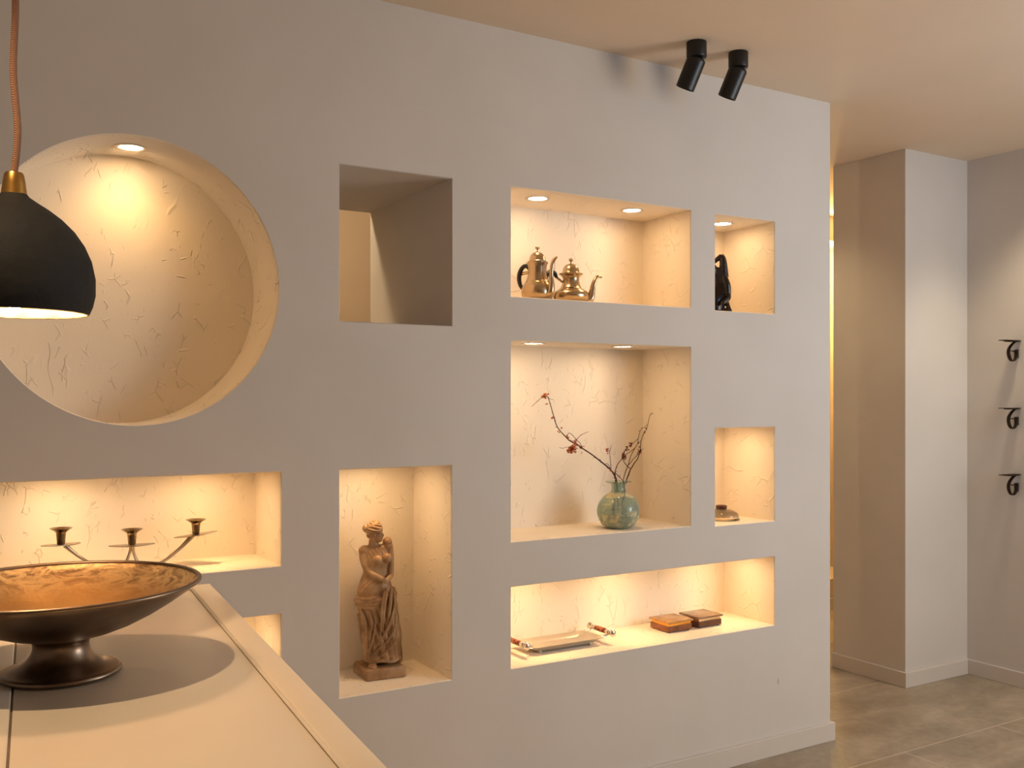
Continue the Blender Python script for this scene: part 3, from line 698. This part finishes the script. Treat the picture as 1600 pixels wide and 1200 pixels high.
def branch(label, runs, leaves, inside, lm, name='dried_branch'):
    """runs: (pixel points, depth start, depth end, r0, r1); joined to one stem mesh"""
    base = Vector(inside); t = thing(name, label, 'branch', base)
    b = NB()
    for pts, Y0, Y1, r0, r1 in runs:
        n = len(pts); r0 *= 1.15; r1 *= 1.15; P = [at(p, Y0+(Y1-Y0)*i/max(1, n-1))-base for i, p in enumerate(pts)]
        tube(b, P, [r0+(r1-r0)*i/max(1, n-1) for i in range(n)], 7, 3)
        if r0 > .00114:
            for i in range(n-1):          # buds and spurs
                for _ in range(2):
                    u_ = random.random(); c = P[i].lerp(P[i+1], u_); rr = max(.0012, r0+(r1-r0)*i/n)
                    dr = Vector((random.uniform(-1, 1), random.uniform(-1, 1), random.uniform(-.2, 1))).normalized()
                    ball(b, c+dr*rr*.9, rr*random.uniform(.8, 1.2), 6)
    # stub into the vase
    P0 = at(runs[0][0][0], runs[0][1])-base; tube(b, [Vector((0, 0, 0)), P0*.5+Vector((0, 0, .01)), P0], [runs[0][3]*.9]*3, 7, 3)
    mesh_obj('stem', b, M['twig'], t)
    if leaves:
        b = NB()
        for p, Y, rad, cnt in leaves:
            c = at(p, Y)-base
            for _ in range(int(cnt*1.5)):
                cc = c+Vector([random.gauss(0, rad*.55) for _ in range(3)])
                L = rad*random.uniform(.9, 1.5); W = L*random.uniform(.4, .6)
                R = Matrix.Rotation(random.uniform(0, 6.3), 3, 'Z') @ Matrix.Rotation(random.uniform(0, 6.3), 3, 'X')
                g_ = []
                for i in range(5):
                    uu = i/4; wv = W*math.sin(PI*min(.97, max(.04, uu)))
                    curl = L*.5*math.sin(uu*2.6)
                    g_.append([b.verts.new(cc+R @ Vector((L*(uu-.5), sgn*wv, curl+abs(sgn)*W*.5+random.uniform(-.1, .1)*L))) for sgn in (-1, 0, 1)])
                for i in range(4):
                    for j in range(2): b.faces.new((g_[i][j], g_[i][j+1], g_[i+1][j+1], g_[i+1][j]))
        lf = mesh_obj('leaves', b, lm, t); so = lf.modifiers.new('thickness', 'SOLIDIFY'); so.thickness = .0006
V0 = VP
branch('long dried branch leaning left out of the aqua vase, with orange leaves', [
    ([zc(1040, 1085), zc(1010, 1020), zc(960, 960), zc(870, 885), zc(760, 800), zc(660, 735), zc(600, 690), zc(520, 650), zc(470, 605), zc(370, 490), zc(325, 355), zc(290, 230), zc(262, 150), zc(225, 130)], .098, .150, .0026, .0011),
    ([zc(225, 130), zc(180, 165), zc(80, 255)], .15, .16, .0010, .0006), ([zc(262, 150), zc(285, 170), zc(325, 178)], .15, .14, .0008, .0005),
    ([zc(645, 715), zc(625, 670), zc(580, 625), zc(530, 570), zc(500, 558), zc(480, 590)], .12, .11, .0010, .0007), ([zc(550, 700), zc(590, 630), zc(640, 580), zc(725, 540)], .12, .10, .0010, .0006),
    ([zc(600, 735), zc(560, 715), zc(480, 718), zc(430, 730), zc(395, 722)], .12, .11, .0009, .0006), ([zc(370, 490), zc(342, 488)], .14, .14, .0009, .0006),
    ([zc(980, 965), zc(972, 870), zc(965, 770), zc(985, 700)], .1, .09, .0010, .0006), ([zc(965, 770), zc(930, 735)], .095, .09, .0008, .0006), ([zc(975, 965), zc(945, 912), zc(920, 905), zc(915, 925)], .1, .1, .0009, .0006)],
    [(zc(232, 130), .15, .008, 9), (zc(545, 735), .12, .010, 12), (zc(520, 745), .12, .009, 8), (zc(645, 712), .12, .006, 7), (zc(560, 655), .12, .006, 7), (zc(492, 600), .12, .005, 5), (zc(258, 232), .15, .005, 3), (zc(314, 382), .145, .005, 4),
     (zc(415, 500), .14, .004, 3), (zc(390, 547), .14, .004, 3), (zc(935, 745), .09, .005, 6), (zc(975, 985), .098, .004, 3), (zc(648, 775), .12, .003, 2), (zc(940, 780), .09, .004, 3), (zc(570, 770), .12, .005, 4)], (VP.x+.012, VP.y+.01, VP.z+.012), M['leaf'])
branch('forked dark red branch at the right of the vase, reaching highest on that side', [
    ([zd(190, 1095), zd(225, 1010), zd(255, 930), zd(310, 840), zd(360, 770), zd(400, 650), zd(415, 500), zd(460, 370), zd(505, 300), zd(555, 90), zd(600, 55)], .10, .085, .0019, .0007),
    ([zd(255, 930), zd(200, 880), zd(150, 820), zd(133, 760)], .1, .1, .0013, .0011), ([zd(215, 855), zd(240, 850), zd(290, 780), zd(345, 725), zd(380, 690)], .1, .09, .0011, .0008),
    ([zd(400, 650), zd(450, 605)], .09, .09, .0008, .0005), ([zd(360, 770), zd(365, 785)], .09, .09, .0009, .0006), ([zd(505, 300), zd(480, 285)], .088, .088, .001, .0008), ([zd(380, 690), zd(350, 688)], .09, .09, .001, .0007)],
    [(zd(400, 655), .09, .006, 6), (zd(470, 360), .088, .004, 3), (zd(503, 240), .087, .003, 3), (zd(482, 285), .087, .0035, 3), (zd(390, 575), .09, .003, 2), (zd(360, 688), .09, .004, 3), (zd(460, 460), .09, .003, 1)], (VP.x-.012, VP.y-.012, VP.z+.012), M['leaf_dark'])
branch('thin upright dried branch in the middle of the right-hand spray', [
    ([zd(140, 1090), zd(170, 980), zd(220, 860), zd(250, 740), zd(310, 620), zd(365, 530), zd(372, 455), zd(400, 340), zd(435, 280)], .105, .12, .0014, .0007),
    ([zd(150, 740), zd(180, 700), zd(260, 650), zd(320, 600)], .12, .115, .0012, .0009), ([zd(400, 340), zd(375, 322)], .12, .12, .0009, .0006), ([zd(365, 530), zd(410, 490)], .12, .115, .0009, .0006)],
    [(zd(368, 528), .118, .003, 2), (zd(432, 285), .12, .0025, 2)], (VP.x+.002, VP.y-.02, VP.z+.012), M['leaf_dark'])
branch('curved dried branch with dark red leaves, left edge of the right-hand spray', [
    ([zd(20, 1090), zd(8, 1000), zd(25, 920), zd(60, 840), zd(130, 760), zd(145, 690), zd(200, 590), zd(280, 535), zd(370, 455)], .105, .13, .0015, .0009)],
    [(zd(265, 552), .125, .007, 7), (zd(190, 625), .12, .006, 6), (zd(140, 735), .115, .008, 9), (zd(172, 742), .115, .005, 4), (zd(150, 670), .12, .004, 3), (zd(30, 965), .108, .003, 2)], (VP.x-.016, VP.y+.015, VP.z+.012), M['leaf_dark'])
def zv(x, y): return (920+x/10.91, 730+y/10.91)
branch('thin twig drooping over the front of the aqua vase', [
    ([zv(455, 130), zv(440, 80), zv(470, 110), zv(510, 160), zv(560, 205), zv(585, 240)], .098, .050, .0012, .0010), ([zv(585, 240), zv(605, 300), zv(617, 420), zv(605, 500), zv(588, 565)], .050, .020, .0010, .0006)],
    [(zv(525, 150), .08, .003, 2)], (VP.x-.004, VP.y+.022, VP.z+.012), M['leaf_dark'], 'drooping_twig')

# ------------------------------------------------------------------ metal tray with resin handles
TP = Vector((-1.222, .155, .5065)); t = thing('serving_tray', 'rectangular pewter serving tray with amber grips and chrome knobs on the long low niche', 'tray', TP, math.radians(0))
b = NB(); L_, W_ = .152, .064
ringspec = [(L_-.032, W_-.022, .0095), (L_-.030, W_-.020, .0085), (L_-.012, W_-.008, .020), (L_, W_, .0262), (L_+.001, W_+.001, .0285), (L_-.004, W_-.003, .0288), (L_-.018, W_-.012, .0225), (L_-.030, W_-.021, .0135), (L_-.038, W_-.027, .0125)]
rings = []
for X, Y, Z in ringspec:
    cc = .014; rings.append([b.verts.new((x, y, Z)) for x, y in ((X-cc, -Y), (X, -Y+cc*.6), (X, Y-cc*.6), (X-cc, Y), (-X+cc, Y), (-X, Y-cc*.6), (-X, -Y+cc*.6), (-X+cc, -Y))])
for A_, B_ in zip(rings, rings[1:]):
    for i in range(8): b.faces.new((A_[i], A_[(i+1) % 8], B_[(i+1) % 8], B_[i]))
b.faces.new(rings[0]); b.faces.new(rings[-1])
mesh_obj('dish', b, M['steel'], t, auto=.35)
for sx1 in (-1, 1):
    for sy1 in (-1, 1):
        b = NB(); lathe(b, [(0, 0), (.006, 0), (.0075, .004), (.0065, .0075), (.005, .0105), (0, .0105)], 20, c=(sx1*(L_-.045), sy1*(W_-.030), 0)); mesh_obj('foot', b, M['steel'], t)
for s1 in (-1, 1):
    hx_ = s1*(L_+.030); hzz = .0395
    for sy1 in (-1, 1):   # flared arms from the rim to the rod
        b = NB(); tube(b, [(s1*(L_-.006), sy1*(W_-.014), .027), (s1*(L_+.012), sy1*(W_-.012), .030), (hx_, sy1*(W_-.010), hzz)], [.007, .0045, .0040], 10, 4, flat=(1, .5)); mesh_obj('handle_bracket', b, M['chrome'], t)
    b = NB(); tube(b, [(hx_, -.034, hzz), (hx_, -.018, hzz), (hx_, .018, hzz), (hx_, .034, hzz)], [.0075, .0098, .0098, .0075], 20, 4); mesh_obj('grip', b, M['resin'], t)
    for sy1 in (-1, 1):
        b = NB()
        for a0, a1, r in ((.034, .042, .0095), (.043, .050, .0105), (.051, .057, .008)): tube(b, [(hx_, sy1*a0, hzz), (hx_, sy1*a1, hzz)], r, 20, 1)
        mesh_obj('collar', b, M['chrome'], t, auto=.7)
        b = NB(); tube(b, [(hx_, sy1*.057, hzz), (hx_, sy1*.071, hzz)], [.0070, .0135], 20, 3); ball(b, (hx_, sy1*.071, hzz), (.0132, .008, .0132), 20); mesh_obj('end_knob', b, M['chrome'], t, auto=.9)

# ------------------------------------------------------------------ small veneered boxes
def wbox(loc, yaw, label, lidm, bodym, band):
    t = thing('trinket_box', label, 'box', loc, yaw, 'veneered boxes in the long low niche'); t.scale = (.98, .98, 1.12)
    b = NB(); box(b, -.060, .060, -.054, .054, .0035, .0225, bev=.0015); bd = mesh_obj('body', b, bodym, t, auto=.5)
    for sx1 in (-1, 1):
        for sy1 in (-1, 1):
            b = NB(); box(b, sx1*.048-.005, sx1*.048+.005, sy1*.042-.005, sy1*.042+.005, 0, .0035); mesh_obj('foot', b, M['wood_dark'], t)
    b = NB(); box(b, -.0575, .0575, -.0515, .0515, .0225, .0250, bev=.0006); box(b, -.0555, .0555, -.0495, .0495, .0250, .0280); box(b, -.0575, .0575, -.0515, .0515, .0280, .0320, bev=.0008)
    mesh_obj('metal_band', b, band, t, auto=.5)
    b = NB(); box(b, -.0645, .0645, -.0585, .0585, .0320, .0385, bev=.0018); mesh_obj('lid', b, lidm, t, auto=.5)
wbox((-.706, .158, .5065), 0, 'small veneered box with honey-coloured lid and gilt band, the left box', M['lid_tan'], M['wood_mid'], M['gold'])
wbox((-.552, .160, .5065), 0, 'small dark veneered box with grey-brown lid, the right box nearer the niche end', M['lid_grey'], M['wood_dark'], M['gilt_pale'])

# ------------------------------------------------------------------ lidded glass dish
t = thing('glass_dish', 'low clear glass lidded dish with dark amber knob in the small middle niche', 'dish', (-.468, .135, .9146))
b = NB(); lathe(b, [(0, 0), (.068, 0), (.072, .002), (.072, .004), (.069, .006), (.066, .006), (.064, .004), (0, .004)], 64); mesh_obj('saucer', b, M['glass'], t, auto=.8)
b = NB(); lathe(b, [(.0655, .0065), (.0680, .012), (.0670, .021), (.0630, .0270), (.0610, .0285), (.050, .0350), (.038, .0400), (.022, .0430), (0, .0435), (0, .0405), (.021, .0400), (.036, .0372), (.048, .0322), (.0585, .0262), (.0600, .024), (.0640, .0200), (.0650, .012), (.0630, .0065)], 64, closed=False)
ld = mesh_obj('domed_lid', b, M['glass'], t, auto=.9)
b = NB(); lathe(b, [(0, .0440), (.0200, .0440), (.0220, .0465), (.0220, .0540), (.0205, .0570), (.0120, .0590), (0, .0595)], 40); mesh_obj('knob', b, M['amber'], ld, auto=.7)

# ------------------------------------------------------------------ iron brackets on the right wall
for z, where in ((1.676, 'highest of the three on the right wall'), (1.350, 'middle of the three on the right wall'), (1.030, 'lowest of the three on the right wall')):
    t = thing('scroll_bracket', 'dark iron scroll bracket, '+where, 'wall bracket', (1.37, .045, z), 0, 'iron scroll brackets on the right wall')
    b = NB(); box(b, -.122, -.0005, -.020, .020, -.0045, -.0008, bev=.0006); mesh_obj('plate', b, M['iron'], t)
    b = NB(); box(b, -.085, -.010, -.016, .016, -.0085, -.0047, bev=.0006)
    P = [(-.022, 0, -.0095), (-.044, 0, -.020), (-.066, 0, -.040), (-.072, 0, -.060), (-.066, 0, -.082), (-.050, 0, -.099), (-.030, 0, -.100), (-.014, 0, -.086), (-.010, 0, -.066), (-.019, 0, -.054), (-.038, 0, -.052), (-.050, 0, -.053)]
    tube(b, P, .0026, 8, 5, flat=(3.7, .75), side=(0, 1, 0)); mesh_obj('scroll', b, M['iron'], t)
    b = NB(); box(b, -.0125, -.0005, -.008, .008, -.085, -.045, bev=.001); mesh_obj('wall_fixing', b, M['iron'], t)
